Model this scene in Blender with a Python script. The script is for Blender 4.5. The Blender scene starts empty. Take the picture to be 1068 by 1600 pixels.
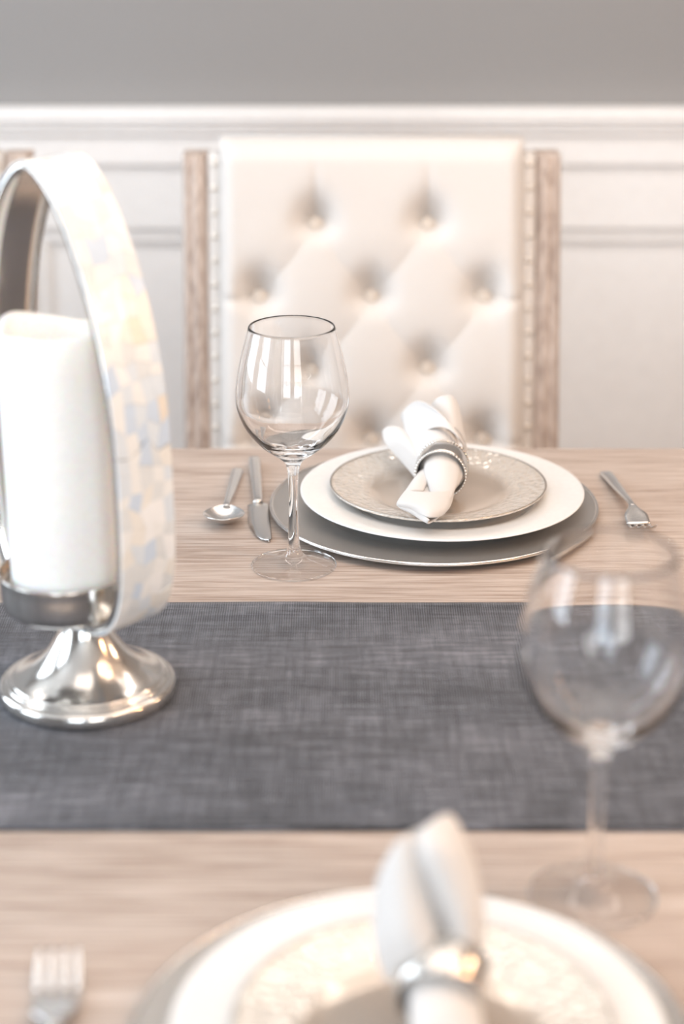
import bpy, bmesh, math, random
from mathutils import Vector, Matrix, noise
random.seed(7)
C = bpy.context.scene
PI = math.pi
TZ = 0.76                      # height of the table top above the floor
CAMH = TZ + 0.69
PITCH = math.radians(20.9)
FPX = 3000.0

# ------------------------------------------------------------------ camera
cd = bpy.data.cameras.new('camera'); cam = bpy.data.objects.new('camera', cd); C.collection.objects.link(cam)
cam.location = (0, 0, CAMH); cam.rotation_euler = (PI/2 - PITCH, 0, 0)
cd.sensor_fit = 'VERTICAL'; cd.sensor_height = 36; cd.sensor_width = 24; cd.lens = 36*FPX/1600
cd.clip_start = 0.05
cd.dof.use_dof = True; cd.dof.focus_distance = 1.79; cd.dof.aperture_fstop = 2.6
C.camera = cam
# ------------------------------------------------------------------ world, exposure
w = bpy.data.worlds.new('world'); C.world = w; w.use_nodes = True
w.node_tree.nodes['Background'].inputs[0].default_value = (0.80, 0.90, 1.0, 1)
w.node_tree.nodes['Background'].inputs[1].default_value = 3.0
C.view_settings.view_transform = 'Standard'; C.view_settings.look = 'None'
C.view_settings.gamma = 1; C.view_settings.use_curve_mapping = False
C.view_settings.exposure = -0.74
C.cycles.max_bounces = 16; C.cycles.transmission_bounces = 14; C.cycles.glossy_bounces = 6
C.cycles.diffuse_bounces = 5; C.cycles.transparent_max_bounces = 12
C.cycles.sample_clamp_indirect = 6

def area(name, loc, target, sx, sy, power, col):
    l = bpy.data.lights.new(name, 'AREA'); l.shape = 'RECTANGLE'; l.size = sx; l.size_y = sy
    l.energy = power; l.color = col
    o = bpy.data.objects.new(name, l); C.collection.objects.link(o); o.location = loc
    o.rotation_euler = (Vector(target)-Vector(loc)).to_track_quat('-Z', 'Y').to_euler()
    return o
def bulb(name, loc, power, col, r=0.013):
    l = bpy.data.lights.new(name, 'POINT'); l.energy = power; l.color = col; l.shadow_soft_size = r
    o = bpy.data.objects.new(name, l); C.collection.objects.link(o); o.location = loc
# daylight through the windows of the left wall; the pair behind the camera is added fill
WC = (0.77, 0.885, 1.0)
area('window_light', (-2.34, 0.55, 1.55), (0, 0.55, 1.45), 1.1, 1.5, 62, WC)
area('window_light', (-2.34, 2.15, 1.55), (0, 2.15, 1.45), 1.1, 1.5, 62, WC)
area('window_light', (-0.7, -2.14, 1.55), (-0.7, 0, 1.45), 1.1, 1.5, 62, WC)
area('window_light', (0.9, -2.14, 1.55), (0.9, 0, 1.45), 1.1, 1.5, 60, (1, .97, .93))
# lamps of the chandelier over the table (ring of small bulbs) plus an added ceiling wash
for k in range(6):
    a = k*PI/3 + .3
    bulb('chandelier_bulb', (0.75+.26*math.cos(a), 1.0+.26*math.sin(a), 1.98), 4.6, (1.0, 0.68, 0.42))
area('ceiling_wash', (0.2, 1.2, 2.56), (0.2, 1.2, 0), 1.8, 1.6, 22, (1.0, .95, .90))
area('back_wall_fill', (0.0, 2.35, 2.57), (0.0, 2.6, 1.2), 3.2, .3, 26, (1.0, .95, .90))  # added strip light to brighten the back wall, no fixture there
bulb('warm_wall_fill', (2.0, 2.0, 1.75), 32, (1.0, 0.66, 0.42), .08)  # added warm light tinting the wall from the right, no fixture

bulb('warm_table_fill', (1.0, 1.05, 1.42), 20, (1.0, 0.55, 0.27), .06)  # added warm source for the falloff across runner and table

# ------------------------------------------------------------------ helpers
CT, ST = math.cos(PITCH), math.sin(PITCH)
def P(px, py, h):
    """world point seen at a pixel of the 1068x1600 frame, at height h above the table"""
    dx, dy = (px-534)/FPX, (800-py)/FPX
    d = Vector((dx, CT + dy*ST, -ST + dy*CT))
    t = (h - 0.69)/d.z
    return Vector((d.x*t, d.y*t, TZ+h))
def PY(px, py, Y):
    dx, dy = (px-534)/FPX, (800-py)/FPX
    d = Vector((dx, CT + dy*ST, -ST + dy*CT)); t = Y/d.y
    return Vector((d.x*t, Y, CAMH + d.z*t))

def new_mat(name):
    m = bpy.data.materials.new(name); m.use_nodes = True
    return m, m.node_tree, m.node_tree.nodes['Principled BSDF']
def mat(name, col, rough=.5, metal=0., bump=0., bscale=200., spec=.5, sheen=0., sss=0., coat=0.):
    m, t, b = new_mat(name)
    b.inputs['Base Color'].default_value = (*col, 1); b.inputs['Roughness'].default_value = rough
    b.inputs['Metallic'].default_value = metal; b.inputs['Specular IOR Level'].default_value = spec
    b.inputs['Sheen Weight'].default_value = sheen; b.inputs['Coat Weight'].default_value = coat
    if sss:
        b.inputs['Subsurface Weight'].default_value = sss; b.inputs['Subsurface Scale'].default_value = .012
        b.inputs['Subsurface Radius'].default_value = (1., .6, .4)
    tc = t.nodes.new('ShaderNodeTexCoord'); n = t.nodes.new('ShaderNodeTexNoise')
    n.inputs['Scale'].default_value = bscale; n.inputs['Detail'].default_value = 4
    t.links.new(tc.outputs['Object'], n.inputs['Vector'])
    if bump:
        bp = t.nodes.new('ShaderNodeBump'); bp.inputs['Strength'].default_value = bump; bp.inputs['Distance'].default_value = .001
        t.links.new(n.outputs['Fac'], bp.inputs['Height']); t.links.new(bp.outputs[0], b.inputs['Normal'])
    # a faint tone variation
    mx = t.nodes.new('ShaderNodeMix'); mx.data_type = 'RGBA'
    mx.inputs['A'].default_value = (*[c*.94 for c in col], 1); mx.inputs['B'].default_value = (*[min(1, c*1.05) for c in col], 1)
    t.links.new(n.outputs['Fac'], mx.inputs['Factor']); t.links.new(mx.outputs['Result'], b.inputs['Base Color'])
    return m
def ramp(t, stops):
    r = t.nodes.new('ShaderNodeValToRGB'); e = r.color_ramp.elements
    while len(e) < len(stops): e.new(.5)
    for i, (p, c) in enumerate(stops): e[i].position = p; e[i].color = (*c, 1)
    return r
def wood(name, c0, c1, c2, axis='X', fine=260., bump=.5, rough=.5):
    m, t, b = new_mat(name)
    tc = t.nodes.new('ShaderNodeTexCoord')
    def nz(sc, det, mapping):
        mp = t.nodes.new('ShaderNodeMapping'); mp.inputs['Scale'].default_value = mapping
        n = t.nodes.new('ShaderNodeTexNoise'); n.inputs['Scale'].default_value = sc; n.inputs['Detail'].default_value = det
        n.inputs['Roughness'].default_value = .6
        t.links.new(tc.outputs['Object'], mp.inputs['Vector']); t.links.new(mp.outputs[0], n.inputs['Vector']); return n
    s1 = {'X': (.032, 1, 1), 'Z': (1, 1, .035)}[axis]; s2 = {'X': (.10, 1, 1), 'Z': (1, 1, .10)}[axis]
    n1 = nz(fine, 3, s1); n2 = nz(9, 3, s2); n3 = nz(fine*.25, 2, s1)
    r1 = ramp(t, [(.39, c0), (.50, c1), (.62, c2)])
    add = t.nodes.new('ShaderNodeMath'); add.operation = 'MULTIPLY_ADD'; add.inputs[1].default_value = .55
    t.links.new(n1.outputs['Fac'], add.inputs[0])
    a2 = t.nodes.new('ShaderNodeMath'); a2.operation = 'MULTIPLY_ADD'; a2.inputs[1].default_value = .25
    t.links.new(n2.outputs['Fac'], a2.inputs[0])
    a3 = t.nodes.new('ShaderNodeMath'); a3.operation = 'MULTIPLY'; a3.inputs[1].default_value = .2
    t.links.new(n3.outputs['Fac'], a3.inputs[0]); t.links.new(a3.outputs[0], a2.inputs[2]); t.links.new(a2.outputs[0], add.inputs[2])
    t.links.new(add.outputs[0], r1.inputs['Fac']); t.links.new(r1.outputs[0], b.inputs['Base Color'])
    bp = t.nodes.new('ShaderNodeBump'); bp.inputs['Strength'].default_value = bump; bp.inputs['Distance'].default_value = .0008
    t.links.new(n1.outputs['Fac'], bp.inputs['Height']); t.links.new(bp.outputs[0], b.inputs['Normal'])
    b.inputs['Roughness'].default_value = rough
    return m

# ---- mesh helpers
def obj(name, bm, m, parent=None, smooth=True, mods=(), loc=None):
    bmesh.ops.recalc_face_normals(bm, faces=bm.faces[:])
    me = bpy.data.meshes.new(name); bm.to_mesh(me); bm.free()
    for q in (m if isinstance(m, (list, tuple)) else [m]): me.materials.append(q)
    if smooth: me.polygons.foreach_set('use_smooth', [True]*len(me.polygons))
    o = bpy.data.objects.new(name, me); C.collection.objects.link(o)
    if parent: o.parent = parent
    if loc is not None: o.location = loc
    for kind, kw in mods:
        md = o.modifiers.new(kind.lower(), kind)
        for k, v in kw.items(): setattr(md, k, v)
    return o
SUB = lambda n=2: ('SUBSURF', dict(levels=n, render_levels=n))
BEV = lambda wd=.002, s=2: ('BEVEL', dict(width=wd, segments=s, limit_method='ANGLE'))
SOL = lambda th, off=0: ('SOLIDIFY', dict(thickness=th, offset=off))
def empty(name, loc, label, cat, rz=0, group=None):
    o = bpy.data.objects.new(name, None); C.collection.objects.link(o); o.empty_display_size = .05
    o.location = loc; o.rotation_euler = (0, 0, rz)
    return tag(o, label, cat, group)
def tag(o, label, cat, group=None):
    o['label'] = label; o['category'] = cat
    if group: o['group'] = group
    return o
def box(bm, x0, x1, y0, y1, z0, z1):
    v = [bm.verts.new((x, y, z)) for x in (x0, x1) for y in (y0, y1) for z in (z0, z1)]
    for f in ((0,1,3,2), (4,6,7,5), (0,4,5,1), (2,3,7,6), (0,2,6,4), (1,5,7,3)): bm.faces.new([v[i] for i in f])
    return v
def boxobj(name, dims, m, parent=None, bev=.002, smooth=False):
    bm = bmesh.new(); box(bm, *dims)
    return obj(name, bm, m, parent, smooth, [BEV(bev)] if bev else [])
def lathe(bm, prof, seg=96, cx=0, cy=0, cz=0, closed=False):
    """prof: list of (r, z); r==0 gives a pole"""
    rings = []
    for r, z in prof:
        if r < 1e-6: rings.append([bm.verts.new((cx, cy, cz+z))])
        else: rings.append([bm.verts.new((cx+r*math.cos(2*PI*i/seg), cy+r*math.sin(2*PI*i/seg), cz+z)) for i in range(seg)])
    pr = list(zip(rings, rings[1:])) + ([(rings[-1], rings[0])] if closed else [])
    for a, b in pr:
        for i in range(seg):
            j = (i+1) % seg
            if len(a) == 1 and len(b) == 1: continue
            if len(a) == 1: bm.faces.new((a[0], b[j], b[i]))
            elif len(b) == 1: bm.faces.new((a[i], a[j], b[0]))
            else: bm.faces.new((a[i], a[j], b[j], b[i]))
    return rings
def catmull(pts, n):
    """smooth a list of tuples, n samples per span"""
    out = []; m = len(pts)
    for i in range(m-1):
        p0, p1, p2, p3 = pts[max(i-1, 0)], pts[i], pts[i+1], pts[min(i+2, m-1)]
        for k in range(n):
            t = k/n
            out.append(tuple(.5*((2*b)+(-a+c)*t+(2*a-5*b+4*c-d)*t*t+(-a+3*b-3*c+d)*t**3) for a, b, c, d in zip(p0, p1, p2, p3)))
    out.append(tuple(pts[-1])); return out
def grid(bm, rows, closed=False, caps=False):
    vs = [[bm.verts.new(p) for p in r] for r in rows]
    n = len(vs[0])
    for a, b in zip(vs, vs[1:]):
        for i in range(n if closed else n-1):
            j = (i+1) % n
            bm.faces.new((a[i], a[j], b[j], b[i]))
    if caps: bm.faces.new(vs[0][::-1]); bm.faces.new(vs[-1])
    return vs
def extrude_x(bm, prof, x0, x1):
    a = [bm.verts.new((x0, y, z)) for y, z in prof]; b = [bm.verts.new((x1, y, z)) for y, z in prof]
    n = len(prof)
    for i in range(n): bm.faces.new((a[i], a[(i+1) % n], b[(i+1) % n], b[i]))
    bm.faces.new(a[::-1]); bm.faces.new(b)
def struct(name, bm, m, parent=None, smooth=False, mods=()):
    o = obj(name, bm, m, parent, smooth, mods)
    if not parent: o['kind'] = 'structure'
    return o
def sstep(a, b, x):
    t = max(0, min(1, (x-a)/(b-a))); return t*t*(3-2*t)

# ------------------------------------------------------------------ materials
M = {}
M['paint_grey'] = mat('painted_wall', (.275, .268, .265), .85, bump=.2, bscale=260)
M['paint_white'] = mat('white_paint', (.90, .89, .88), .42, bump=.05, bscale=60)
M['ceiling'] = mat('ceiling_paint', (.85, .84, .82), .9)
M['floor'] = wood('floor_wood', (.10, .06, .04), (.16, .10, .07), (.22, .15, .10), 'X', 60, .2, .35)
M['table'] = wood('washed_oak', (.28, .21, .17), (.43, .35, .30), (.53, .455, .405), 'X', 420, .5, .48)
M['post'] = wood('chair_oak', (.30, .23, .19), (.45, .365, .315), (.58, .49, .43), 'Z', 180, .5, .5)
M['linen'] = mat('cream_linen', (.665, .63, .60), .95, bump=.35, bscale=900, sheen=.15)
M['button'] = mat('linen_button', (.68, .61, .54), .8)
M['nail'] = mat('nailhead_metal', (.78, .73, .67), .3, .9)
M['silver'] = mat('polished_silver', (.66, .63, .595), .17, 1., bump=.15, bscale=40)
M['brushed'] = mat('brushed_nickel', (.72, .69, .66), .24, 1., bump=.1, bscale=300)
M['steel'] = mat('satin_steel', (.70, .685, .67), .27, 1., bump=.06, bscale=400)
M['bead'] = mat('antique_bead', (.42, .38, .34), .3, .9)
M['charger'] = mat('pewter_charger', (.45, .43, .41), .33, .8, bump=.25, bscale=900)
M['china'] = mat('white_porcelain', (.76, .755, .745), .16, spec=.6, coat=.4)
M['napkin'] = mat('white_cotton', (.62, .595, .575), .95, bump=.3, bscale=1500, sheen=.1)
M['wax'] = mat('ivory_wax', (.95, .93, .90), .5, sss=.8)
g, t_, b_ = new_mat('clear_glass')
b_.inputs['Base Color'].default_value = (1, 1, 1, 1); b_.inputs['Roughness'].default_value = 0
b_.inputs['Transmission Weight'].default_value = 1; b_.inputs['IOR'].default_value = 1.46
M['glass'] = g
g = bpy.data.materials.new('thin_blown_glass'); g.use_nodes = True; t = g.node_tree; t.nodes.clear()
_o = t.nodes.new('ShaderNodeOutputMaterial'); _m = t.nodes.new('ShaderNodeMixShader'); _t = t.nodes.new('ShaderNodeBsdfTransparent')
_g = t.nodes.new('ShaderNodeBsdfGlossy'); _g.inputs['Roughness'].default_value = .0; _l = t.nodes.new('ShaderNodeFresnel'); _l.inputs['IOR'].default_value = 1.46
_t.inputs[0].default_value = (.985, .985, .985, 1)
_geo = t.nodes.new('ShaderNodeNewGeometry')      # same reflectance on both faces of each wall
_d = t.nodes.new('ShaderNodeVectorMath'); _d.operation = 'DOT_PRODUCT'; t.links.new(_geo.outputs['Incoming'], _d.inputs[0]); t.links.new(_geo.outputs['Normal'], _d.inputs[1])
_a = t.nodes.new('ShaderNodeMath'); _a.operation = 'ABSOLUTE'; t.links.new(_d.outputs['Value'], _a.inputs[0])
_s = t.nodes.new('ShaderNodeMath'); _s.operation = 'SUBTRACT'; _s.inputs[0].default_value = 1; t.links.new(_a.outputs[0], _s.inputs[1])
_p = t.nodes.new('ShaderNodeMath'); _p.operation = 'POWER'; _p.inputs[1].default_value = 5; t.links.new(_s.outputs[0], _p.inputs[0])
_f = t.nodes.new('ShaderNodeMath'); _f.operation = 'MULTIPLY_ADD'; _f.inputs[1].default_value = .96; _f.inputs[2].default_value = .04; t.links.new(_p.outputs[0], _f.inputs[0])
t.nodes.remove(_l)
t.links.new(_f.outputs[0], _m.inputs[0]); t.links.new(_t.outputs[0], _m.inputs[1]); t.links.new(_g.outputs[0], _m.inputs[2]); t.links.new(_m.outputs[0], _o.inputs[0])
M['thin_glass'] = g
for k, c in enumerate([(.90, .90, .88), (.88, .85, .79), (.76, .82, .87), (.93, .93, .92), (.78, .80, .80), (.86, .77, .66), (.64, .74, .86)]):
    M['pearl%d' % k] = mat('mother_of_pearl_%s' % 'ivory cream blue white grey tan sky'.split()[k], c, .22, .15, bump=.4, bscale=120, coat=.5)
M['grout'] = mat('pearl_grout', (.88, .87, .85), .6)

# salad plate: champagne glaze with embossed foliage on the rim
def glaze():
    m, t, b = new_mat('champagne_glaze')
    b.inputs['Metallic'].default_value = .5; b.inputs['Roughness'].default_value = .14
    tc = t.nodes.new('ShaderNodeTexCoord')
    sx = t.nodes.new('ShaderNodeSeparateXYZ'); t.links.new(tc.outputs['Object'], sx.inputs[0])
    l = t.nodes.new('ShaderNodeVectorMath'); l.operation = 'MULTIPLY'; l.inputs[1].default_value = (1, 1, 0)
    t.links.new(tc.outputs['Object'], l.inputs[0])
    ln = t.nodes.new('ShaderNodeVectorMath'); ln.operation = 'LENGTH'; t.links.new(l.outputs[0], ln.inputs[0])
    mr = t.nodes.new('ShaderNodeMapRange'); mr.inputs['From Min'].default_value = .066; mr.inputs['From Max'].default_value = .078
    t.links.new(ln.outputs['Value'], mr.inputs['Value'])
    v = t.nodes.new('ShaderNodeTexVoronoi'); v.inputs['Scale'].default_value = 160; v.inputs['Randomness'].default_value = .9
    nz = t.nodes.new('ShaderNodeTexNoise'); nz.inputs['Scale'].default_value = 60; nz.inputs['Detail'].default_value = 2
    mx = t.nodes.new('ShaderNodeMix'); mx.data_type = 'VECTOR'; mx.inputs['Factor'].default_value = .012
    t.links.new(tc.outputs['Object'], mx.inputs[4]); t.links.new(tc.outputs['Object'], nz.inputs['Vector']); t.links.new(nz.outputs['Color'], mx.inputs[5])
    t.links.new(mx.outputs[1], v.inputs['Vector'])
    mu = t.nodes.new('ShaderNodeMath'); mu.operation = 'MULTIPLY'
    t.links.new(v.outputs['Distance'], mu.inputs[0]); t.links.new(mr.outputs[0], mu.inputs[1])
    bp = t.nodes.new('ShaderNodeBump'); bp.inputs['Strength'].default_value = .8; bp.inputs['Distance'].default_value = .0022; bp.invert = True
    t.links.new(mu.outputs[0], bp.inputs['Height']); t.links.new(bp.outputs[0], b.inputs['Normal'])
    r = ramp(t, [(0, (.54, .46, .39)), (1, (.78, .725, .66))])
    t.links.new(mr.outputs[0], r.inputs['Fac']); t.links.new(r.outputs[0], b.inputs['Base Color'])
    return m
M['glaze'] = glaze()

# runner: slate weave
def weave():
    m, t, b = new_mat('slate_weave')
    tc = t.nodes.new('ShaderNodeTexCoord')
    def wv(direction, sc):
        n = t.nodes.new('ShaderNodeTexWave'); n.bands_direction = direction; n.inputs['Scale'].default_value = sc
        n.inputs['Distortion'].default_value = 1.6; n.inputs['Detail'].default_value = 2; n.inputs['Detail Scale'].default_value = .6
        t.links.new(tc.outputs['Object'], n.inputs['Vector']); return n
    a, c = wv('X', 150), wv('Y', 105)
    mu = t.nodes.new('ShaderNodeMath'); mu.operation = 'MULTIPLY'
    t.links.new(a.outputs['Fac'], mu.inputs[0]); t.links.new(c.outputs['Fac'], mu.inputs[1])
    def st(sc, mp_, det=3):
        mp = t.nodes.new('ShaderNodeMapping'); mp.inputs['Scale'].default_value = mp_
        n = t.nodes.new('ShaderNodeTexNoise'); n.inputs['Scale'].default_value = sc; n.inputs['Detail'].default_value = det
        t.links.new(tc.outputs['Object'], mp.inputs[0]); t.links.new(mp.outputs[0], n.inputs['Vector']); return n
    s1 = st(260, (.09, 1, 1)); s2 = st(200, (1, .12, 1)); s3 = st(16, (.35, 1, 1), 4)
    ad = t.nodes.new('ShaderNodeMath'); ad.operation = 'MULTIPLY_ADD'; ad.inputs[1].default_value = .40
    t.links.new(mu.outputs[0], ad.inputs[0])
    a1 = t.nodes.new('ShaderNodeMath'); a1.operation = 'MULTIPLY_ADD'; a1.inputs[1].default_value = .45
    t.links.new(s1.outputs['Fac'], a1.inputs[0])
    a2 = t.nodes.new('ShaderNodeMath'); a2.operation = 'MULTIPLY_ADD'; a2.inputs[1].default_value = .25
    t.links.new(s2.outputs['Fac'], a2.inputs[0])
    a3 = t.nodes.new('ShaderNodeMath'); a3.operation = 'MULTIPLY'; a3.inputs[1].default_value = .3
    t.links.new(s3.outputs['Fac'], a3.inputs[0]); t.links.new(a3.outputs[0], a2.inputs[2]); t.links.new(a2.outputs[0], a1.inputs[2]); t.links.new(a1.outputs[0], ad.inputs[2])
    r = ramp(t, [(.47, (.008, .009, .013)), (.57, (.036, .040, .053)), (.69, (.18, .185, .21))])
    t.links.new(ad.outputs[0], r.inputs['Fac']); t.links.new(r.outputs[0], b.inputs['Base Color'])
    bp = t.nodes.new('ShaderNodeBump'); bp.inputs['Strength'].default_value = .7; bp.inputs['Distance'].default_value = .0007
    t.links.new(ad.outputs[0], bp.inputs['Height']); t.links.new(bp.outputs[0], b.inputs['Normal'])
    b.inputs['Roughness'].default_value = .6; b.inputs['Sheen Weight'].default_value = .12; b.inputs['Specular IOR Level'].default_value = .35
    return m
M['runner'] = weave()

# ------------------------------------------------------------------ room
XL, XR, YB, YF, H = -2.3, 2.4, 3.12, -2.1, 2.6
s = bmesh.new(); box(s, XL-.1, XR+.1, YF-.1, YB+.1, -.1, 0); struct('floor', s, M['floor'])
s = bmesh.new(); box(s, XL-.1, XR+.1, YF-.1, YB+.1, H, H+.1); struct('ceiling', s, M['ceiling'])
s = bmesh.new(); box(s, XL-.1, XR+.1, YB, YB+.1, 0, H); struct('wall_back', s, M['paint_grey'])
s = bmesh.new(); box(s, XR, XR+.1, YF-.1, YB, 0, H); struct('wall_right', s, M['paint_grey'])
def holed_wall(name, fixed, lo, hi, axis, holes, z0, z1):
    """wall slab with window holes; holes = list of (a, b)"""
    s = bmesh.new()
    def bx(a, b, c, d):
        if axis == 'Y': box(s, fixed-.1, fixed, a, b, c, d)
        else: box(s, a, b, fixed-.1, fixed, c, d)
    bx(lo, hi, 0, z0); bx(lo, hi, z1, H); p = lo
    for a, b in holes: bx(p, a, z0, z1); p = b
    bx(p, hi, z0, z1)
    struct(name, s, M['paint_grey'])
holed_wall('wall_left', XL, YF-.1, YB, 'Y', [(0, 1.1), (1.6, 2.7)], .8, 2.3)
holed_wall('wall_front', YF, XL, XR, 'X', [(-1.25, -.15), (.35, 1.45)], .8, 2.3)  # window openings added here to let fill in from behind the camera
def window(n, axis, fixed, a, b):
    def bx(s, a0, b0, z0, z1, d0=-.06, d1=-.02):
        if axis == 'Y': box(s, fixed+d0, fixed+d1, a0, b0, z0, z1)
        else: box(s, a0, b0, fixed+d0, fixed+d1, z0, z1)
    s = bmesh.new()
    bx(s, a, a+.05, .8, 2.3); bx(s, b-.05, b, .8, 2.3); bx(s, a+.05, b-.05, .8, .85); bx(s, a+.05, b-.05, 2.25, 2.3)
    m = (a+b)/2; bx(s, m-.015, m+.015, .85, 2.25)
    for z in (1.3, 1.78): bx(s, a+.05, m-.015, z-.015, z+.015); bx(s, m+.015, b-.05, z-.015, z+.015)
    struct('window_%d' % n, s, M['paint_white'])
window(1, 'Y', XL, 0, 1.1); window(2, 'Y', XL, 1.6, 2.7); window(3, 'X', YF, -1.25, -.15); window(4, 'X', YF, .35, 1.45)

# wainscot on the back wall: heights taken on the wall face
def wz(py, y=YB-.02): return PY(534, py, y).z
z_cap = wz(171, YB-.045); z_a = wz(186); z_b = wz(196); z_c = wz(208); z_ap = wz(259); z_rail = wz(358); z_mo = wz(386)
s = bmesh.new(); box(s, XL, XR, YB-.008, YB, 0, z_cap-.004); struct('trim_1', s, M['paint_white'])          # panel field
s = bmesh.new()                                                                                                 # cap moulding
extrude_x(s, [(YB-.008, z_cap), (YB-.044, z_cap), (YB-.044, z_a), (YB-.0395, z_a-.002), (YB-.0395, z_b),
              (YB-.0350, z_b-.002), (YB-.0350, z_c), (YB-.0305, z_c-.003), (YB-.008, z_c-.003)], XL, XR)
struct('trim_2', s, M['paint_white'], mods=[BEV(.0015)])
s = bmesh.new(); extrude_x(s, [(YB-.008, z_c-.003), (YB-.028, z_c-.003), (YB-.028, z_ap+.003), (YB-.025, z_ap), (YB-.008, z_ap)], XL, XR)
struct('trim_3', s, M['paint_white'], mods=[BEV(.0015)])
s = bmesh.new(); extrude_x(s, [(YB-.008, z_ap), (YB-.020, z_ap), (YB-.020, z_rail), (YB-.008, z_rail)], XL, XR)
struct('trim_4', s, M['paint_white'], mods=[BEV(.002)])
zb = .22
s = bmesh.new(); box(s, XL, XR, YB-.020, YB-.008, .0, zb); struct('baseboard_back', s, M['paint_white'], mods=[BEV(.002)])
xl = PY(52, 420, YB-.02).x
pan = [(xl-1.27, xl-.12), (xl, xl+1.30), (xl+1.42, XR-.1)]
k = 5
edges = [XL] + [v for p in pan for v in p] + [XR]
for a, b in zip(edges[0::2], edges[1::2]):
    s = bmesh.new(); box(s, a, b, YB-.020, YB-.008, zb, z_rail); struct('trim_%d' % k, s, M['paint_white'], mods=[BEV(.002)]); k += 1
for a, b in pan:                                                                                                # picture-frame moulding
    s = bmesh.new(); wd = z_rail - z_mo
    prof = [(0, .0), (0, .012), (wd*.10, .0078), (wd*.2, .0072), (wd*.72, .0066), (wd*.84, .0036), (wd, .0030), (wd, 0)]
    corners = [(a, zb, 1, 1), (b, zb, -1, 1), (b, z_rail, -1, -1), (a, z_rail, 1, -1)]
    rows = [[(cx+sx*d, YB-.008-h, cz+sz*d) for d, h in prof] for cx, cz, sx, sz in corners]
    rows.append(rows[0]); grid(s, rows); struct('trim_%d' % k, s, M['paint_white']); k += 1

# ------------------------------------------------------------------ table
TX0, TX1, TY0, TY1 = -1.15, 1.25, .756, 2.006
tb = empty('dining_table', (0.05, 1.38, 0), 'long washed oak dining table carrying the whole place setting', 'table')
def rel(p, o): return (p[0]-o.location.x, p[1]-o.location.y, p[2]-o.location.z)
def boxrel(name, d, m, par, bev=.003):
    l = par.location
    return boxobj(name, (d[0]-l.x, d[1]-l.x, d[2]-l.y, d[3]-l.y, d[4]-l.z, d[5]-l.z), m, par, bev)
boxrel('tabletop', (TX0, TX1, TY0, TY1, TZ-.045, TZ), M['table'], tb, .003)
for y in (TY0+.1, TY1-.13): boxrel('apron', (TX0+.13, TX1-.13, y, y+.03, TZ-.12, TZ-.045), M['table'], tb)
for x in (TX0+.1, TX1-.13): boxrel('apron', (x, x+.03, TY0+.1, TY1-.1, TZ-.12, TZ-.045), M['table'], tb)
for x in (TX0+.05, TX1-.14):
    for y in (TY0+.05, TY1-.14): boxrel('leg', (x, x+.09, y, y+.09, 0, TZ-.045), M['table'], tb)

# runner
ry0 = P(534, 1299, 0).y; ry1 = P(700, 945, 0).y
s = bmesh.new(); rows = []
RH = lambda x, y: TZ + .0006 + .0016*max(0, noise.noise(Vector((x*5, y*14, 2.3))))*sstep(ry0, ry0+.03, y) + .0022*math.exp(-((x+.07)/.05)**2-((y-ry1+.02-.2*(x+.07))/.012)**2)
NX, NY = 200, 60
for j in range(NY+1):
    v = j/NY
    rows.append([(x, (lambda y: y)(ry0+(ry1-ry0)*v + (.0012*noise.noise(Vector((x*6, v*2, 0))) if 1 else 0) + (.002*math.exp(-((x+.07)/.07)**2) if v > .97 else 0)),
                  RH(x, ry0+(ry1-ry0)*v)) for x in [TX0+.03+(TX1-TX0-.06)*i/NX for i in range(NX+1)]])
grid(s, rows)
rn = obj('table_runner', s, M['runner'], mods=[SOL(.0014, 1)])
tag(rn, 'dark slate grey woven runner laid along the middle of the table', 'table runner')
s = bmesh.new()
for yy in (ry0+.0035,):
    rws = []
    for i in range(201):
        x = TX0+.032+(TX1-TX0-.064)*i/200; zz = RH(x, ry0)+.0014
        y0 = yy + .0012*noise.noise(Vector((x*6, 0, 0)))
        rws.append([(x, y0-.0045, zz-.0006), (x, y0-.0030, zz+.0018), (x, y0+.0030, zz+.0016), (x, y0+.0045, zz-.0002)])
    grid(s, rws)
obj('folded_hem', s, M['runner'], rn)

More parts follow.
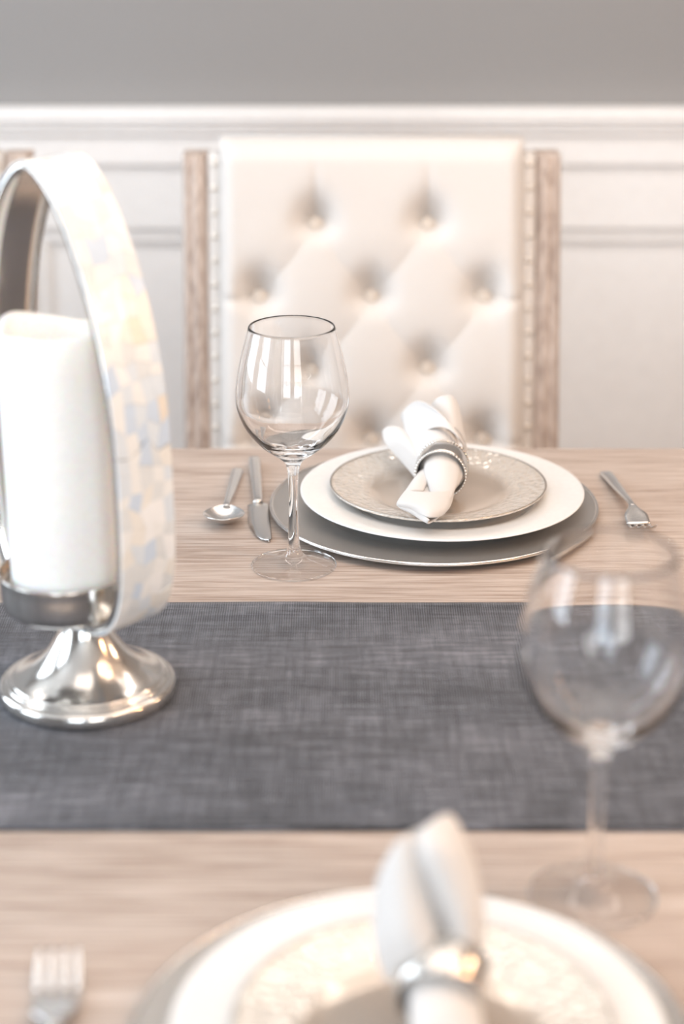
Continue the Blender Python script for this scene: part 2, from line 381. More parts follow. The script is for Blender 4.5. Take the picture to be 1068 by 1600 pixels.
# ------------------------------------------------------------------ chairs
def make_chair():
    cx = .0385
    YS, YT, ZT = 2.36, 2.505, PY(300, 237, 2.50).z          # seat-height and top of the back
    r = empty('dining_chair', (cx, 2.2, 0), 'cream button-tufted dining chair facing the camera across the table', 'chair')
    O = Vector((cx, 2.2, 0))
    zs = .47
    yb = lambda z: YS + (YT-YS)*max(0, (z-zs)/(ZT-zs))**1.15
    # posts
    for sg in (-1, 1):
        s = bmesh.new(); rows = []
        for i in range(25):
            z = .0 + (ZT)*i/24; wd = .041 - .008*sstep(.60, 1.02, z); dp = .026
            xo = sg*.246; xi = sg*(.246-wd)
            yy = (yb(z) if z > zs else YS + .06*(zs-z)/zs) + .01
            f = lambda u, v: (xo+(xi-xo)*u, yy-.2*0+v-2.2, z)
            rows.append([f(0, dp), f(0, -dp*.5), f(.08, -dp*.85), f(.24, -dp*.95), f(.30, -dp*.8), f(.5, -dp), f(.80, -dp*.9), f(.9, -dp*.7), f(1, -dp*.55), f(1, dp)])
        # scooped top
        top = rows[-1]
        for q, u in enumerate([0, 0, .08, .24, .3, .5, .8, .9, 1, 1]):
            x, y, z = top[q]; top[q] = (x, y, z - .004*math.sin(PI*u)-(.004 if u in (0, 1) else 0))
        grid(s, rows, closed=True, caps=True)
        obj('post', s, M['post'], r, mods=[BEV(.0015)])
    # tufted pad
    HW = .1975; z0 = .52; z1 = PY(534, 219, 2.49).z
    bz = [PY(534, 345, 2.485).z, PY(534, 462, 2.465).z, PY(534, 568, 2.445).z, PY(534, 672, 2.425).z]
    pit = (bz[0]-bz[3])/3; dv = 2*pit; du = .1455
    buttons = []
    for rI in range(5):
        for c in (-2, -1, 0, 1, 2):
            x = c*du/2
            if (rI % 2 == 0) == (abs(c) % 2 == 1): buttons.append((x, bz[0]-rI*pit))
    def surf(u, z):
        e = min(1, (HW-abs(u))/.022); et = min(1, (z1-z)/.024); eb = min(1, (z-z0)/.03)
        rnd = lambda t: math.sqrt(max(0, 1-(1-max(0, t))**2))
        base = .034*rnd(e)*rnd(et)*rnd(eb) + .010
        ss = (u-du/2)/du + (z-bz[0])/dv; tt = (u-du/2)/du - (z-bz[0])/dv
        pil = (abs(math.sin(PI*ss))*abs(math.sin(PI*tt)))**.5
        wt = (1-sstep(bz[0]-.012, bz[0]+.03, z))*(1-sstep(du+.0, du+.03, abs(u)))
        h = base + .0055*(pil-.8)*wt
        for bx_, bzz in buttons:
            d2 = ((u-bx_)/.022)**2+((z-bzz-.007)/(.028 if z > bzz+.007 else .016))**2
            if d2 < 9: h -= .032*math.exp(-d2)
            if bzz > bz[0]-.01 and z > bzz:    # pleat running up from the top row
                h -= .004*math.exp(-((u-bx_)/.006)**2)*(1-sstep(bzz+.02, z1, z))
            if abs(bx_) > du*.9 and abs(u) > abs(bx_) and u*bx_ > 0: h -= .004*math.exp(-((z-bzz)/.006)**2)
        return h
    s = bmesh.new(); rows = []
    NU, NV = 132, 180
    for j in range(NV+1):
        z = z0+(z1-z0)*j/NV
        rows.append([(-HW+2*HW*i/NU, yb(z)-surf(-HW+2*HW*i/NU, z)-2.2, z) for i in range(NU+1)])
    vs = grid(s, rows)
    bk = [[(r_[0][0], r_[0][1]+.03, r_[0][2]), (r_[-1][0], r_[-1][1]+.03, r_[-1][2])] for r_ in rows]
    bvs = grid(s, bk)
    for j in range(NV):
        s.faces.new((vs[j][0], bvs[j][0], bvs[j+1][0], vs[j+1][0])); s.faces.new((vs[j][-1], vs[j+1][-1], bvs[j+1][1], bvs[j][1]))
    s.faces.new([*vs[-1], bvs[-1][1], bvs[-1][0]]); s.faces.new([*vs[0][::-1], bvs[0][0], bvs[0][1]])
    obj('tufted_backrest', s, M['linen'], r)
    # side borders with the nailheads
    zt2 = ZT - .002
    for sg in (-1, 1):
        s = bmesh.new(); rows = []
        for i in range(30):
            z = z0+(zt2-z0)*i/29; xa, xb = sg*(HW-.004), sg*.2125
            rows.append([(xa, yb(z)+.02-2.2, z), (xa, yb(z)-.010-2.2, z), ((xa+xb)/2, yb(z)-.013-2.2, z), (xb, yb(z)-.010-2.2, z), (xb, yb(z)+.02-2.2, z)])
        grid(s, rows, closed=True, caps=True); obj('border', s, M['linen'], r)
    me = None; n = 0
    zn = PY(333, 256, 2.49).z
    while zn - n*.0298 > z0+.01:
        z = zn - n*.0298
        for sg in (-1, 1):
            if me is None:
                s = bmesh.new(); lathe(s, [(0, .0032), (.0018, .0030), (.0038, .0018), (.0047, 0), (.0047, -.001)], 12)
                o = obj('nailhead', s, M['nail'], r); me = o.data
            else:
                o = bpy.data.objects.new('nailhead', me); C.collection.objects.link(o); o.parent = r
            o.location = (sg*.2045, yb(z)-.0125-2.2, z); o.rotation_euler = (PI/2, 0, 0)
        n += 1
    me = None
    for bx_, bzz in buttons:
        if bzz < z0+.03: continue
        if me is None:
            s = bmesh.new(); lathe(s, [(0, .0065), (.0045, .006), (.009, .0038), (.0106, 0), (.009, -.004)], 20)
            o = obj('button', s, M['button'], r); me = o.data
        else:
            o = bpy.data.objects.new('button', me); C.collection.objects.link(o); o.parent = r
        o.location = (bx_, yb(bzz)-surf(bx_, bzz)-2.2-.0045, bzz); o.rotation_euler = (PI/2-.2, 0, 0)
    # back board, seat, legs
    s = bmesh.new(); rows = []
    for i in range(12):
        z = zs+(ZT-.01-zs)*i/11; rows.append([(-.21, yb(z)+.018-2.2, z), (.21, yb(z)+.018-2.2, z), (.21, yb(z)+.032-2.2, z), (-.21, yb(z)+.032-2.2, z)])
    grid(s, rows, closed=True, caps=True); obj('back_panel', s, M['linen'], r, smooth=False)
    boxobj('seat_frame', (-.25, .25, -.30, .155, .36, .42), M['post'], r, .004)
    s = bmesh.new(); box(s, -.248, .248, -.305, .140, .42, .50)
    obj('seat', s, M['linen'], r, mods=[('BEVEL', dict(width=.025, segments=4))])
    for sg in (-1, 1):
        s = bmesh.new(); x = sg*.222
        grid(s, [[(x+a*w_, -.272+b*w_, z) for a, b in ((-1, -1), (1, -1), (1, 1), (-1, 1))] for z, w_ in ((0, .014), (.2, .019), (.36, .024))], closed=True, caps=True)
        obj('leg', s, M['post'], r, smooth=False, mods=[BEV(.003)])
    return r
def dup(root, loc, label):
    q = root.copy(); C.collection.objects.link(q); q.location = loc; q['label'] = label
    for ch in list(root.children):
        c = ch.copy(); C.collection.objects.link(c); c.parent = q
        for g_ in ch.children:
            d = g_.copy(); C.collection.objects.link(d); d.parent = c
    return q
chair = make_chair()
chair['group'] = 'dining chairs along the far side'
dx = PY(62, 237, 2.5).x - PY(875, 237, 2.5).x
dup(chair, (chair.location.x+dx-.014, 2.2, 0), 'dining chair at the left edge, mostly hidden behind the candle holder')

# ------------------------------------------------------------------ plates
def edge_tube(r0, z0, tr, n, amp, seg=None):
    """beaded edge: a ring whose thickness swells n times"""
    bm = bmesh.new(); N = n*6; K = 8; rows = []
    for i in range(N):
        a = 2*PI*i/N; t = tr*(1-amp+amp*abs(math.sin(PI*i/6)))
        rows.append([((r0+t*math.cos(q*2*PI/K))*math.cos(a), (r0+t*math.cos(q*2*PI/K))*math.sin(a), z0+t*math.sin(q*2*PI/K)) for q in range(K)])
    rows.append(rows[0]); vs = grid(bm, rows, closed=True); bmesh.ops.remove_doubles(bm, verts=bm.verts[:], dist=1e-6)
    return bm
def charger(loc, label):
    r = tag(obj('charger_plate', (lambda b: (lathe(b, catmull([(0, .0035), (.06, .0035), (.105, .0035), (.1115, .0042), (.115, .0068), (.119, .0074), (.140, .0078), (.158, .0088), (.1625, .0092), (.165, .0084), (.1645, .0070),
              (.158, .0058), (.130, .0038), (.118, .0030), (.112, .0012), (.104, 0), (0, 0)], 4), 160), b)[1])(bmesh.new()), M['charger'], loc=loc), label, 'charger plate', 'chargers under the place settings')
    s = bmesh.new(); lathe(s, [(.1632+.0019*math.cos(a), .0088+.0014*math.sin(a)) for a in [2*PI*k/8 for k in range(8)]], 160, closed=True)
    obj('rolled_rim', s, M['brushed'], r)
    return r
def dinner(loc, label):
    b = bmesh.new()
    lathe(b, catmull([(0, .0052), (.05, .0052), (.082, .0056), (.090, .0085), (.097, .0125), (.112, .0152), (.130, .0178), (.1405, .0190), (.1425, .0182), (.1405, .0170), (.128, .0148), (.108, .0112), (.092, .0062), (.084, .0028), (.0835, 0), (.0800, 0), (.079, .0018), (.04, .0022), (0, .0022)], 4), 160)
    return tag(obj('dinner_plate', b, M['china'], loc=loc), label, 'plate', 'white dinner plates')
def salad(loc, label, R=.109):
    b = bmesh.new(); k = R/.109
    rings = lathe(b, [(r_*k, z) for r_, z in catmull([(0, .0045), (.03, .0045), (.056, .0052), (.066, .0072), (.074, .0102), (.088, .0136), (.102, .0165), (.1085, .0180), (.109, .0170), (.106, .0150), (.088, .0112), (.072, .0070), (.062, .0025), (.060, 0), (.056, 0), (.054, .0018), (0, .0022)], 4)], 200)
    for v in b.verts:          # embossed foliage: low relief in the rim
        rr = math.hypot(v.co.x, v.co.y)/k
        if .07 < rr < .106 and v.co.z > .0085+(rr-.074)*.2:
            n = noise.noise(Vector((v.co.x*150, v.co.y*150, 0)))
            v.co.z += .0007*max(0, n)*sstep(.07, .08, rr)*(1-sstep(.1, .106, rr))
    r = tag(obj('salad_plate', b, M['glaze'], loc=loc), label, 'plate', 'champagne salad plates')
    obj('beaded_rim', edge_tube(.1083*k, .0179, .00105, 120, .5), M['bead'], r)
    return r
c1 = P(677, 792, .004); c1.z = TZ
charger(c1, 'pewter grey charger plate beneath the white plate on the far side')
d1 = P(690, 762, .023); dinner((d1.x, d1.y, TZ+.0037), 'white porcelain dinner plate on the charger at the far place setting')
s1 = P(684, 751, .028); salad((s1.x, s1.y, TZ+.0037+.0054), 'champagne salad plate with embossed rim beneath the napkin, far place setting')
fx, fy = P(652, 1604, .02).x, P(652, 1604, .02).y
charger(Vector((fx-.004, fy, TZ)), 'charger plate at the bottom edge of the picture, beneath the blurred white plate')
dinner((fx, fy, TZ+.0037), 'blurred white dinner plate in the foreground, cut by the bottom edge')
salad((fx+.003, fy-.004, TZ+.0037+.0054), 'blurred champagne salad plate in the foreground with bright warm reflections')

# ------------------------------------------------------------------ wine glasses
def glass(loc, label, sc=1.0):
    Hh = .232
    outer = [(0, 0), (.020, .0), (.036, .0), (.0395, .0008), (.0397, .0018), (.037, .0028), (.024, .0050), (.0125, .0090), (.0075, .0145), (.0056, .022), (.0047, .040), (.0043, .062), (.0046, .082), (.0056, .095), (.0085, .1035), (.0165, .1105), (.030, .121), (.0425, .136), (.0498, .153), (.0518, .166), (.0505, .182), (.0465, .203), (.0418, .221), (.0392, Hh-.001)]
    inner = [(.0384, Hh), (.0378, Hh-.001), (.0404, .221), (.0452, .203), (.0493, .182), (.0506, .166), (.0486, .154), (.041, .138), (.0285, .1245), (.015, .1185), (.006, .1170), (0, .1168)]
    b = bmesh.new(); lathe(b, catmull(outer, 5)+catmull(inner, 5), 128)
    for f in b.faces:
        c = f.calc_center_median(); rr = math.hypot(c.x, c.y)
        f.material_index = 1 if (c.z < .009 and .011 < rr < .0385) or c.z < .0003 else 0
    o = tag(obj('wine_glass', b, [M['glass'], M['thin_glass']], loc=loc), label, 'wine glass', 'empty stemmed wine glasses')
    o.scale = (sc, sc, sc); return o
g1 = P(459, 884, 0); glass((g1.x, g1.y, TZ+.0001), 'sharp empty wine glass standing left of the far place setting')
g2 = P(925, 1400, 0); glass((g2.x, g2.y, TZ+.0001), 'blurred empty wine glass in the right foreground, overlapping the runner', 1.06)

# ------------------------------------------------------------------ cutlery
def strip(rows_spec, K=9):
    """rows_spec: (s, halfwidth, z_mid, thick, dish) along -y; returns closed-section rows"""
    rows = []
    for s_, hw, z, th, dish in rows_spec:
        up = []; dn = []
        for i in range(K):
            u = -1+2*i/(K-1); zz = z + dish*u*u
            rd = th*(.5*math.sqrt(max(0, 1-abs(u)**3))+.12)
            up.append((u*hw, s_, zz+rd)); dn.append((u*hw, s_, zz-rd))
        rows.append(up+dn[::-1])
    return rows
def handle(bm, L0, L1, w0, w1, z0, z1, th):
    sp = catmull([(L0-.0008, w0*.80, z0, th*.6, 0), (L0, w0, z0, th, 0), (L0+(L1-L0)*.5, (w0+w1)*.52, z0+(z1-z0)*.5, th, 0), (L1-(L1-L0)*.1, w1, z1, th*.9, 0), (L1, w1*.9, z1, th*.7, 0)], 5)
    grid(bm, strip(sp), closed=True, caps=True)
def place(o, tip, end, z=TZ):
    """local +y end -> world end, local origin -> mid point, tips toward -y"""
    d = Vector((end.x-tip.x, end.y-tip.y)); o.location = ((tip.x+end.x)/2, (tip.y+end.y)/2, z)
    o.rotation_euler = (0, 0, math.atan2(d.y, d.x)-PI/2); return d.length
def spoon(tip, end, label):
    r = empty('spoon', (0, 0, 0), label, 'spoon'); L = place(r, tip, end)
    h = L/2; bl = .050
    s = bmesh.new(); handle(s, h, -h+bl-.004, .0062, .0034, .0040, .0105, .0028); obj('handle', s, M['steel'], r)
    rows = []; N, K = 22, 17
    for i in range(N+1):
        t = i/N; hw = .0208*(math.sin(PI*min(1, t*.93+.045)))**.62*(1-.12*(t-.5)); hw = max(hw, .0022)
        dp = .0105*math.sin(PI*min(1, t*.96+.02))**.9
        rim = .0105 + .0035*(1-t)**2
        y = -h+bl*t
        rows.append([(u*hw, y, rim-dp*(1-u*u)) for u in [-1+2*k/(K-1) for k in range(K)]])
    s = bmesh.new(); grid(s, rows); obj('bowl', s, M['steel'], r, mods=[SOL(.0014, 0), SUB(1)])
    return r
def knife(tip, end, label):
    r = empty('knife', (0, 0, 0), label, 'knife'); L = place(r, tip, end); h = L/2
    s = bmesh.new(); handle(s, h, -h+.103, .0066, .0054, .0036, .0036, .0064); obj('handle', s, M['steel'], r)
    # blade lying flat: spine on the right, cutting edge curving in on the left
    rows = []; bl = .104
    for i in range(23):
        t = i/22; y = -h+bl*t
        xr = .0105 - .004*max(0, 1-t*14)**2 ; q0 = max(0, 1-t/.60); xl_ = -.0108 + .0195*(1-math.sqrt(max(0, 1-q0**2.3)))
        if t > .97: xr -= .003; xl_ += .003
        z = .0022; c = (xl_+xr)/2
        rows.append([(xl_, y, z), (xl_+(xr-xl_)*.3, y, z+.0006), (c, y, z+.0009), (xr-.0006, y, z+.0010), (xr, y, z), (c, y, z-.0009)])
    s = bmesh.new(); grid(s, rows, closed=True, caps=True); obj('blade', s, M['steel'], r, mods=[BEV(.0003, 1)])
    return r
def fork(tip, end, label, k=1.0):
    r = empty('fork', (0, 0, 0), label, 'fork'); L = place(r, tip, end); h = L/2
    hd = .064*k
    s = bmesh.new(); handle(s, h, -h+hd-.002, .0068*k, .0034*k, .0036, .0125, .0028); obj('handle', s, M['steel'], r)
    zc = lambda t: .0125 - .0105*math.sin(PI*min(1, max(0, (1-t))*1.0)*.62)**1.2 + .0165*max(0, .45-t)**1.3*2.2   # t: 0 tip .. 1 neck
    W = .0118*k
    rows = []
    for i in range(15):
        t = .50+.5*i/14; hw = W*(1-sstep(.68, 1, t)*.70)
        rows.append((-h+hd*t, hw, zc(t), .0022, .0012*(1-abs(2*t-1.5))))
    s = bmesh.new(); grid(s, strip(rows), closed=True, caps=True); head = obj('head', s, M['steel'], r)
    tw = W*2/7
    for q in range(4):
        xc = -W+tw/2+q*2*tw; rows = []
        for i in range(12):
            t = .52*i/11; f = min(1, .35+t*5)
            xx = xc*(1-.05*(1-t*2))
            rows.append([(xx+a*tw*.55*f, -h+hd*t, zc(t)+b*.0011*f) for a, b in ((-1, 0), (-.7, .8), (0, 1), (.7, .8), (1, 0), (.7, -.8), (0, -1), (-.7, -.8))])
        s = bmesh.new(); grid(s, rows, closed=True, caps=True); obj('tine', s, M['steel'], head)
    return r
spoon(P(346, 826, .004), P(371, 735, .004), 'teaspoon at the left end of the far setting, bowl upward')
knife(P(408, 846, .002), P(397, 719, .004), 'table knife between the teaspoon and the sharp wine glass')
fork(P(1009, 838, .004), P(947, 739, .004), 'salad fork lying alone on the wood right of the far plates')
fork(P(93, 1486, .012), P(70, 1760, .004), 'blurred fork in the bottom left corner, tines pointing to the runner', 1.22)

# ------------------------------------------------------------------ napkins in rings
def tube_loft(bm, secs, K=28, n=6, caps=True, fold=.07, tw=0, seed=0):
    """secs: (x, y, z, a, b, roll) local; folded cloth roll"""
    rows = []
    sm = catmull(secs, n)
    for j, (x, y, z, a, b_, rl) in enumerate(sm):
        row = []
        for q in range(K):
            th = 2*PI*q/K
            rr = 1 + fold*math.cos(3*th+seed+tw*j) + fold*.6*math.cos(5*th+1.3*seed-tw*j*.7)
            px, pz = a*rr*math.cos(th), b_*rr*math.sin(th)
            row.append((x+px*math.cos(rl)-pz*math.sin(rl), y, z+px*math.sin(rl)+pz*math.cos(rl)))
        rows.append(row)
    grid(bm, rows, closed=True, caps=caps)
def sheet(bm, ctrl, n=5, m=5):
    """ctrl: rows of 3-d control points, smoothed both ways"""
    r1 = [catmull([tuple(p) for p in r], n) for r in ctrl]
    cols = list(zip(*r1)); cc = [catmull(list(c), m) for c in cols]
    grid(bm, [list(r) for r in zip(*cc)])
RR, RL = .0245, .028
def ring(loc, rz, label, tilt=0.06):
    b = bmesh.new()
    pr = [(RR, -RL/2), (RR+.0012, -RL/2+.001), (RR+.0015, -RL/4), (RR+.0024, 0), (RR+.0015, RL/4), (RR+.0012, RL/2-.001), (RR, RL/2), (RR-.0008, RL/2-.001), (RR-.0008, 0), (RR-.0008, -RL/2+.001)]
    lathe(b, pr, 72, closed=True)
    for v in b.verts: v.co = Vector((v.co.x, v.co.z, v.co.y))
    r = tag(obj('napkin_ring', b, M['silver'], loc=loc), label, 'napkin ring', 'silver napkin rings'); r.rotation_euler = (tilt, 0, rz)
    for y in (-RL/2, RL/2):
        e = edge_tube(RR+.0006, 0, .0014, 46, .45)
        for v in e.verts: v.co = Vector((v.co.x, v.co.z+y, v.co.y))
        obj('beaded_edge', e, M['silver'], r)
    return r
# far napkin: world points through P(px, py, height over table)
PZ = .0145                      # salad plate well above the table
rc = P(690, 733, .043)
ring((rc.x, rc.y, rc.z), math.radians(-8), 'silver napkin ring around the sharp napkin on the far plates')
nb = bmesh.new()
def sec(px, py, h, a, b_, rl=0): p = P(px, py, h); return (p.x, p.y, p.z, a, b_, rl)
# core roll: from in front of the ring through it and out to the back
tube_loft(nb, [(rc.x-.001, rc.y-.028, rc.z-.006, .0150, .0130, .2), (rc.x, rc.y-.014, rc.z-.001, .0195, .0185, .15), (rc.x, rc.y, rc.z, .0212, .0212, .1), (rc.x-.001, rc.y+.016, rc.z+.002, .0225, .0220, 0),
               (rc.x-.005, rc.y+.040, rc.z+.008, .0255, .0215, -.1), (rc.x-.009, rc.y+.068, rc.z+.015, .0260, .0180, -.15), (rc.x-.012, rc.y+.092, rc.z+.021, .0245, .0125, -.2), (rc.x-.013, rc.y+.100, rc.z+.023, .023, .0065, -.2)], fold=.05, tw=.05, seed=.6)
nap = obj('napkin', nb, M['napkin'], mods=[SUB(1)])
def S(pts): return [P(*p) for p in pts]
def flap(ctrl, th=.0016, n=4, m=4):
    b = bmesh.new(); sheet(b, ctrl, n, m)
    return obj('fold', b, M['napkin'], nap, mods=[SOL(th, 0), SUB(1)])
# over-wrap at the back, its edge running diagonally from the top left corner to the ring's right
flap([S([(636, 668, .040), (626, 648, .062), (650, 626, .086), (680, 640, .090), (712, 680, .070), (728, 702, .045)]),
      S([(642, 684, .038), (636, 662, .060), (660, 643, .080), (692, 652, .085), (716, 680, .070), (728, 705, .046)]),
      S([(650, 712, .034), (650, 690, .056), (668, 672, .071), (694, 668, .078), (718, 686, .068), (727, 708, .046)])])
flap([S([(668, 644, .072), (682, 622, .090), (708, 619, .092), (716, 646, .068), (723, 676, .050)]),
      S([(672, 652, .074), (700, 634, .087), (716, 640, .080), (722, 668, .060), (726, 690, .046)]),
      S([(690, 676, .068), (706, 668, .074), (718, 676, .067), (726, 692, .054), (729, 706, .044)])])
# petal leaning out to the left
flap([S([(598, 674, .052), (606, 667, .058), (624, 668, .060), (640, 680, .056)]),
      S([(602, 692, .046), (616, 684, .055), (634, 686, .058), (650, 698, .054)]),
      S([(620, 712, .038), (632, 704, .048), (644, 704, .052), (656, 712, .048)]),
      S([(640, 735, .030), (648, 728, .038), (656, 724, .042), (664, 728, .040)]),
      S([(652, 750, .024), (656, 744, .029), (662, 740, .033), (670, 742, .033)])], .004)
# front: right strand turning down over the plate rim
def strand(pts, n=5):
    b = bmesh.new(); tube_loft(b, [sec(*p) for p in pts], K=18, n=n, fold=.03); return obj('fold', b, M['napkin'], nap, mods=[SUB(1)])
strand([(690, 722, .050, .0175, .0165, .1), (689, 740, .045, .0185, .0150, .2), (691, 757, .042, .0155, .0115, .35), (690, 772, .041, .0125, .0080, .4), (686, 785, .040, .0115, .0060, .35)])
# left strand
strand([(672, 738, .038, .0100, .0090, .4), (662, 750, .038, .0100, .0090, .4), (651, 762, .038, .0100, .0070, .4), (643, 773, .039, .0110, .0045, .3)])
strand([(684, 745, .034, .0100, .0060, .1), (674, 758, .035, .0120, .0050, .1), (664, 775, .036, .0150, .0035, .1)])
# the end flap: folded band, rolled at its lower edge
flap([S([(633, 767, .045), (655, 769, .0485), (680, 769, .0495), (700, 766, .047), (708, 757, .040)]),
      S([(625, 777, .043), (650, 780, .0465), (678, 783, .0475), (700, 778, .045), (707, 772, .038)]),
      S([(619, 787, .040), (645, 790, .0435), (670, 798, .0445), (693, 796, .042), (702, 790, .036)]),
      S([(621, 790, .036), (643, 795, .0385), (666, 808, .0400), (682, 808, .038), (691, 803, .034)])], .003)
flap([S([(621, 791, .0375), (638, 793, .0390), (656, 800, .0400), (671, 812, .0395)]),
      S([(630, 796, .0345), (643, 801, .0350), (656, 809, .0355), (668, 816, .0365)]),
      S([(640, 795, .0320), (650, 804, .0315), (660, 811, .0320), (672, 817, .0340)]),
      S([(655, 792, .0320), (664, 800, .0315), (676, 808, .0320), (686, 807, .0340)])], .0022)
tag(nap, 'cream cotton napkin rolled through a ring on the far plates, sharply focused', 'napkin', 'napkins rolled in rings')

# near napkin: two tall pleats standing up behind the ring
r2 = P(690, 1538, .050)
ring((r2.x, r2.y, r2.z), math.radians(-10), 'blurred napkin ring on the foreground plate at the bottom edge', .25)
nb = bmesh.new()
tube_loft(nb, [(r2.x, r2.y-.062, r2.z-.012, .015, .008, 0), (r2.x, r2.y-.045, r2.z-.006, .020, .015, 0), (r2.x, r2.y-.018, r2.z-.004, .0205, .018, 0), (r2.x, r2.y, r2.z, .0212, .0205, 0),
               (r2.x-.003, r2.y+.018, r2.z+.006, .023, .019, 0), (r2.x-.006, r2.y+.035, r2.z+.010, .024, .014, 0), (r2.x-.006, r2.y+.050, r2.z+.012, .023, .006, 0)], fold=.04)
nap2 = obj('napkin', nb, M['napkin'], mods=[SUB(1)])
def flap2(ctrl, th=.003):
    b = bmesh.new(); sheet(b, ctrl, 4, 4)
    return obj('fold', b, M['napkin'], nap2, mods=[SOL(th, 0), SUB(1)])
flap2([S([(652, 1302, .125), (668, 1288, .128), (684, 1276, .128), (700, 1272, .127), (708, 1278, .124)]),      # right pleat
       S([(648, 1335, .116), (672, 1325, .124), (700, 1318, .124), (722, 1318, .118), (732, 1328, .110)]),
       S([(666, 1390, .096), (692, 1380, .106), (718, 1375, .106), (738, 1378, .100), (750, 1392, .090)]),
       S([(690, 1440, .080), (710, 1432, .088), (728, 1430, .088), (744, 1434, .082), (754, 1446, .072)]),
       S([(706, 1492, .062), (718, 1488, .068), (730, 1488, .068), (742, 1492, .062), (748, 1500, .054)])])
flap2([S([(618, 1322, .118), (626, 1312, .124), (636, 1306, .126), (646, 1304, .124), (654, 1312, .118)]),      # left pleat
       S([(592, 1370, .098), (610, 1356, .110), (632, 1350, .114), (652, 1352, .110), (664, 1366, .100)]),
       S([(583, 1425, .078), (604, 1412, .092), (632, 1406, .098), (660, 1410, .094), (682, 1422, .082)]),
       S([(586, 1482, .058), (610, 1472, .074), (640, 1468, .080), (670, 1472, .076), (694, 1482, .066)]),
       S([(606, 1535, .038), (628, 1526, .052), (652, 1520, .060), (680, 1518, .062), (704, 1518, .056)])])
flap2([S([(625, 1308, .118), (652, 1294, .121), (680, 1290, .119)]), S([(640, 1375, .092), (672, 1368, .094), (705, 1372, .092)]),
       S([(680, 1440, .066), (698, 1438, .068), (716, 1442, .068)]), S([(700, 1500, .052), (714, 1498, .054), (726, 1500, .054)])], .002)   # hollow between them
tag(nap2, 'blurred napkin with two upright pleats in the foreground, tied by a ring', 'napkin', 'napkins rolled in rings')

# ------------------------------------------------------------------ candle holder
hb = P(137, 1066, .01)
ho = empty('candle_holder', (hb.x, hb.y, TZ+.0022), 'tall oval candle holder, pearl outside and silver inside, on the runner', 'candle holder')
prof = [(0, 0), (.068, 0), (.0705, .0012), (.0712, .005), (.0705, .0095), (.0680, .0120), (.0650, .0128), (.0640, .0140), (.0612, .0152), (.0600, .0165), (.0572, .0175), (.052, .0200), (.043, .0258), (.034, .0345), (.0265, .0450), (.0210, .0550), (.0185, .0630), (.0180, .0690), (0, .0695)]
s = bmesh.new(); lathe(s, catmull(prof[1:-1], 5)+[(0, .0695)], 128)
obj('foot', s, M['silver'], ho)
TH = .0070; HX = .0016; PHI = math.radians(44); BW = .052; AW = .0835; Z0, Z1 = .0700, .430
ux, uy = math.cos(PHI), -math.sin(PHI); axx, axy = -math.sin(PHI), -math.cos(PHI)
def oval(t, inset=0):
    """t in 0..1 round the hoop, 0 = bottom; returns (u, z)"""
    a = 2*PI*t - PI/2; c, sn = math.cos(a), math.sin(a)
    zc = (Z0+Z1)/2 - .020
    if sn >= 0: hz = Z1-zc; p = 1.75
    else: hz = zc-Z0; p = 4.0
    e = 2/p
    u = (AW-inset)*math.copysign(abs(c)**e, c); z = zc + (hz-inset)*math.copysign(abs(sn)**e, sn)
    return u, z
def hp(t, w_, inset=0):
    u, z = oval(t, inset); v = w_*BW/2; u -= HX + .008*(z-.2)/.2
    return (u*ux+v*axx, u*uy+v*axy, z)
# even arc-length samples
def arc(n, inset=0):
    T = [i/2000 for i in range(2001)]; pts = [oval(t, inset) for t in T]; d = [0]
    for a, b in zip(pts, pts[1:]): d.append(d[-1]+math.hypot(a[0]-b[0], a[1]-b[1]))
    out = []; j = 0
    for i in range(n):
        q = d[-1]*i/n
        while d[j+1] < q: j += 1
        out.append(T[j]+(q-d[j])/(d[j+1]-d[j]+1e-12)/2000)
    return out
TS = arc(160)
s = bmesh.new(); rows = []
for t in TS:
    rows.append([hp(t, -1, 0.0012), hp(t, -.5, 0.0012), hp(t, 0, 0.0012), hp(t, .5, 0.0012), hp(t, 1, 0.0012), hp(t, 1, TH), hp(t, .5, TH), hp(t, 0, TH), hp(t, -.5, TH), hp(t, -1, TH)])
rows.append(rows[0]); vs = grid(s, rows, closed=True); bmesh.ops.remove_doubles(s, verts=s.verts[:], dist=1e-6)
for f in s.faces: f.material_index = 0
s.faces.ensure_lookup_table()
for f in s.faces:
    c = f.calc_center_median(); u = c.x*ux+c.y*uy + HX + .008*(c.z-.2)/.2
    # outer skin gets the grout tone
    rad = min(((u-oval(t)[0])**2+(c.z-oval(t)[1])**2) for t in TS)**.5
    if rad < .0018: f.material_index = 1
hoop = obj('hoop', s, [M['silver'], M['grout']], ho)
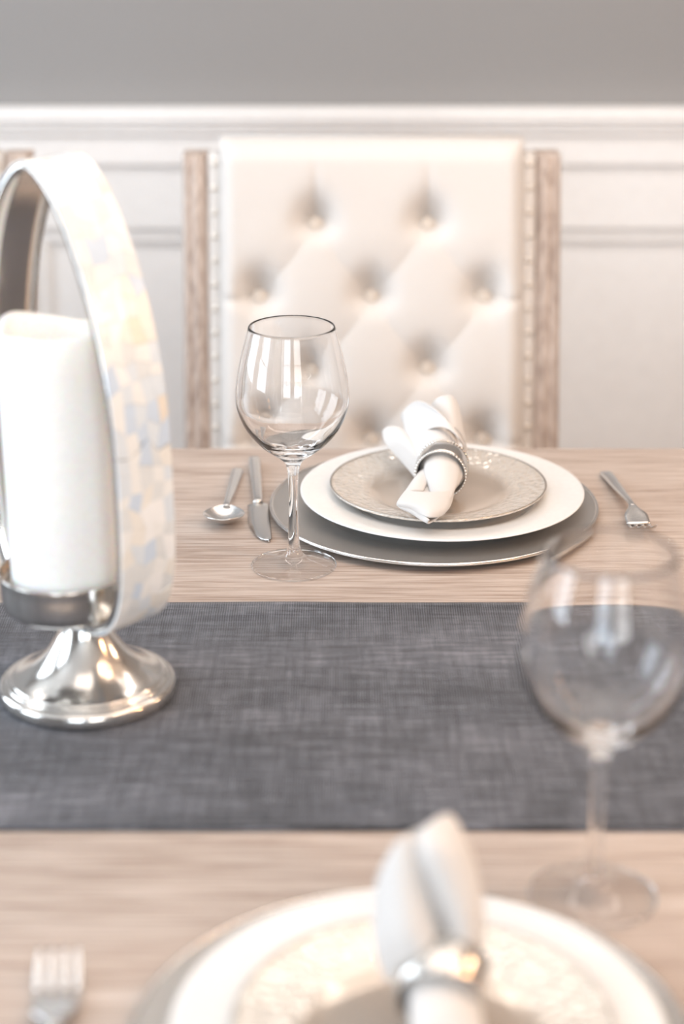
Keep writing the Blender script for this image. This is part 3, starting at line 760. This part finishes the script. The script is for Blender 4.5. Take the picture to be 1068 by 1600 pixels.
# mother-of-pearl chips on the outside: 58 x 5 shared jittered grid
NT, NW = 58, 5
TT = arc(NT)
jt = [[(random.uniform(-.32, .32), random.uniform(-.3, .3) if 0 < j < NW else 0) for j in range(NW+1)] for i in range(NT)]
def gp(i, j):
    a, b = jt[i % NT][j]
    t0, t1 = TT[i % NT], TT[(i+1) % NT] if (i+1) % NT else 1.0
    tm = TT[i % NT-1] if i % NT else TT[-1]-1
    t = t0 + (a*(t1-t0) if a > 0 else a*(t0-tm))
    return t, -1+2*(j+b)/NW
weights = [4, 1.6, 3.2, 4, 4, .45, 1.8]
for i in range(NT):
    for j in range(NW):
        cs = [gp(i, j), gp(i+1, j), gp(i+1, j+1), gp(i, j+1)]
        if i == NT-1: cs = [(t+1 if k in (1, 2) and t < .5 else t, w_) for k, (t, w_) in enumerate(cs)]
        if i == 0: cs = [(t, w_) for t, w_ in cs]
        ct = sum(c[0] for c in cs)/4; cw = sum(c[1] for c in cs)/4
        cs = [(ct+(t-ct)*.985, cw+(w_-cw)*.985) for t, w_ in cs]
        b = bmesh.new(); lift = -random.uniform(.0004, .0008)
        # four corners plus mid points along the curved sides
        loop = [cs[0], ((cs[0][0]+cs[1][0])/2, (cs[0][1]+cs[1][1])/2), cs[1], cs[2], ((cs[2][0]+cs[3][0])/2, (cs[2][1]+cs[3][1])/2), cs[3]]
        bot = [b.verts.new(hp(t, w_, .0011)) for t, w_ in loop]; top = [b.verts.new(hp(t, w_, lift)) for t, w_ in loop]
        n = 6
        for q in range(n): b.faces.new((bot[q], bot[(q+1) % n], top[(q+1) % n], top[q]))
        b.faces.new((top[0], top[1], top[4], top[5])); b.faces.new((top[1], top[2], top[3], top[4])); b.faces.new(bot[::-1])
        k = random.choices(range(7), weights)[0]
        obj('pearl_chip', b, M['pearl%d' % k], hoop, smooth=False)

s = bmesh.new(); lathe(s, catmull([(.014, .0735), (.034, .0745), (.0465, .0770), (.0500, .0815), (.0512, .0900), (.0518, .1010), (.0525, .1080), (.0518, .1090), (.0508, .1080), (.0495, .1010), (.0480, .0990), (.0300, .0985)], 4)+[(0, .0985)], 96)
pc = P(104, 897, .103); cup = obj('candle_dish', s, M['silver'], ho); cup.location = (pc.x-hb.x, -.003, 0)
# candle standing in the bottom of the hoop
CR = .0425; zb_ = .1010; ztop = .308
s = bmesh.new(); rows = []; N = 96
def topz(a):      # wavy melted lip
    return ztop + .0030*math.sin(2*a+2.2) + .0025*math.sin(3*a+.6) + .001*math.sin(5*a)
zin = ztop-.022
for key in ('c', 'b0', 'b1', 'b2', 'm1', 'm2', 'm3', 't0', 't1', 't2', 't3', 'i1', 'i2', 'i3', 'i4'):
    row = []
    for i in range(N):
        a = 2*PI*i/N; tz = topz(a)
        r_, z = {'c': (.004, zb_), 'b0': (CR-.003, zb_), 'b1': (CR-.0006, zb_+.001), 'b2': (CR, zb_+.004), 'm1': (CR, zb_+.08), 'm2': (CR+.0004, zb_+.15), 'm3': (CR, tz-.02),
                 't0': (CR, tz-.005), 't1': (CR-.0012, tz-.0012), 't2': (CR-.0035, tz), 't3': (CR-.0060, tz-.0015), 'i1': (CR-.0075, tz-.006), 'i2': (CR-.009, zin+.008), 'i3': (CR-.014, zin), 'i4': (.003, zin-.001)}[key]
        row.append((r_*math.cos(a), r_*math.sin(a), z))
    rows.append(row)
grid(s, rows, closed=True, caps=True)
cc = P(106, 897, .103)
cn = obj('pillar_candle', s, M['wax'], loc=(cc.x, hb.y-.004, TZ)); tag(cn, 'thick ivory pillar candle with wavy melted top standing inside the oval hoop', 'candle')
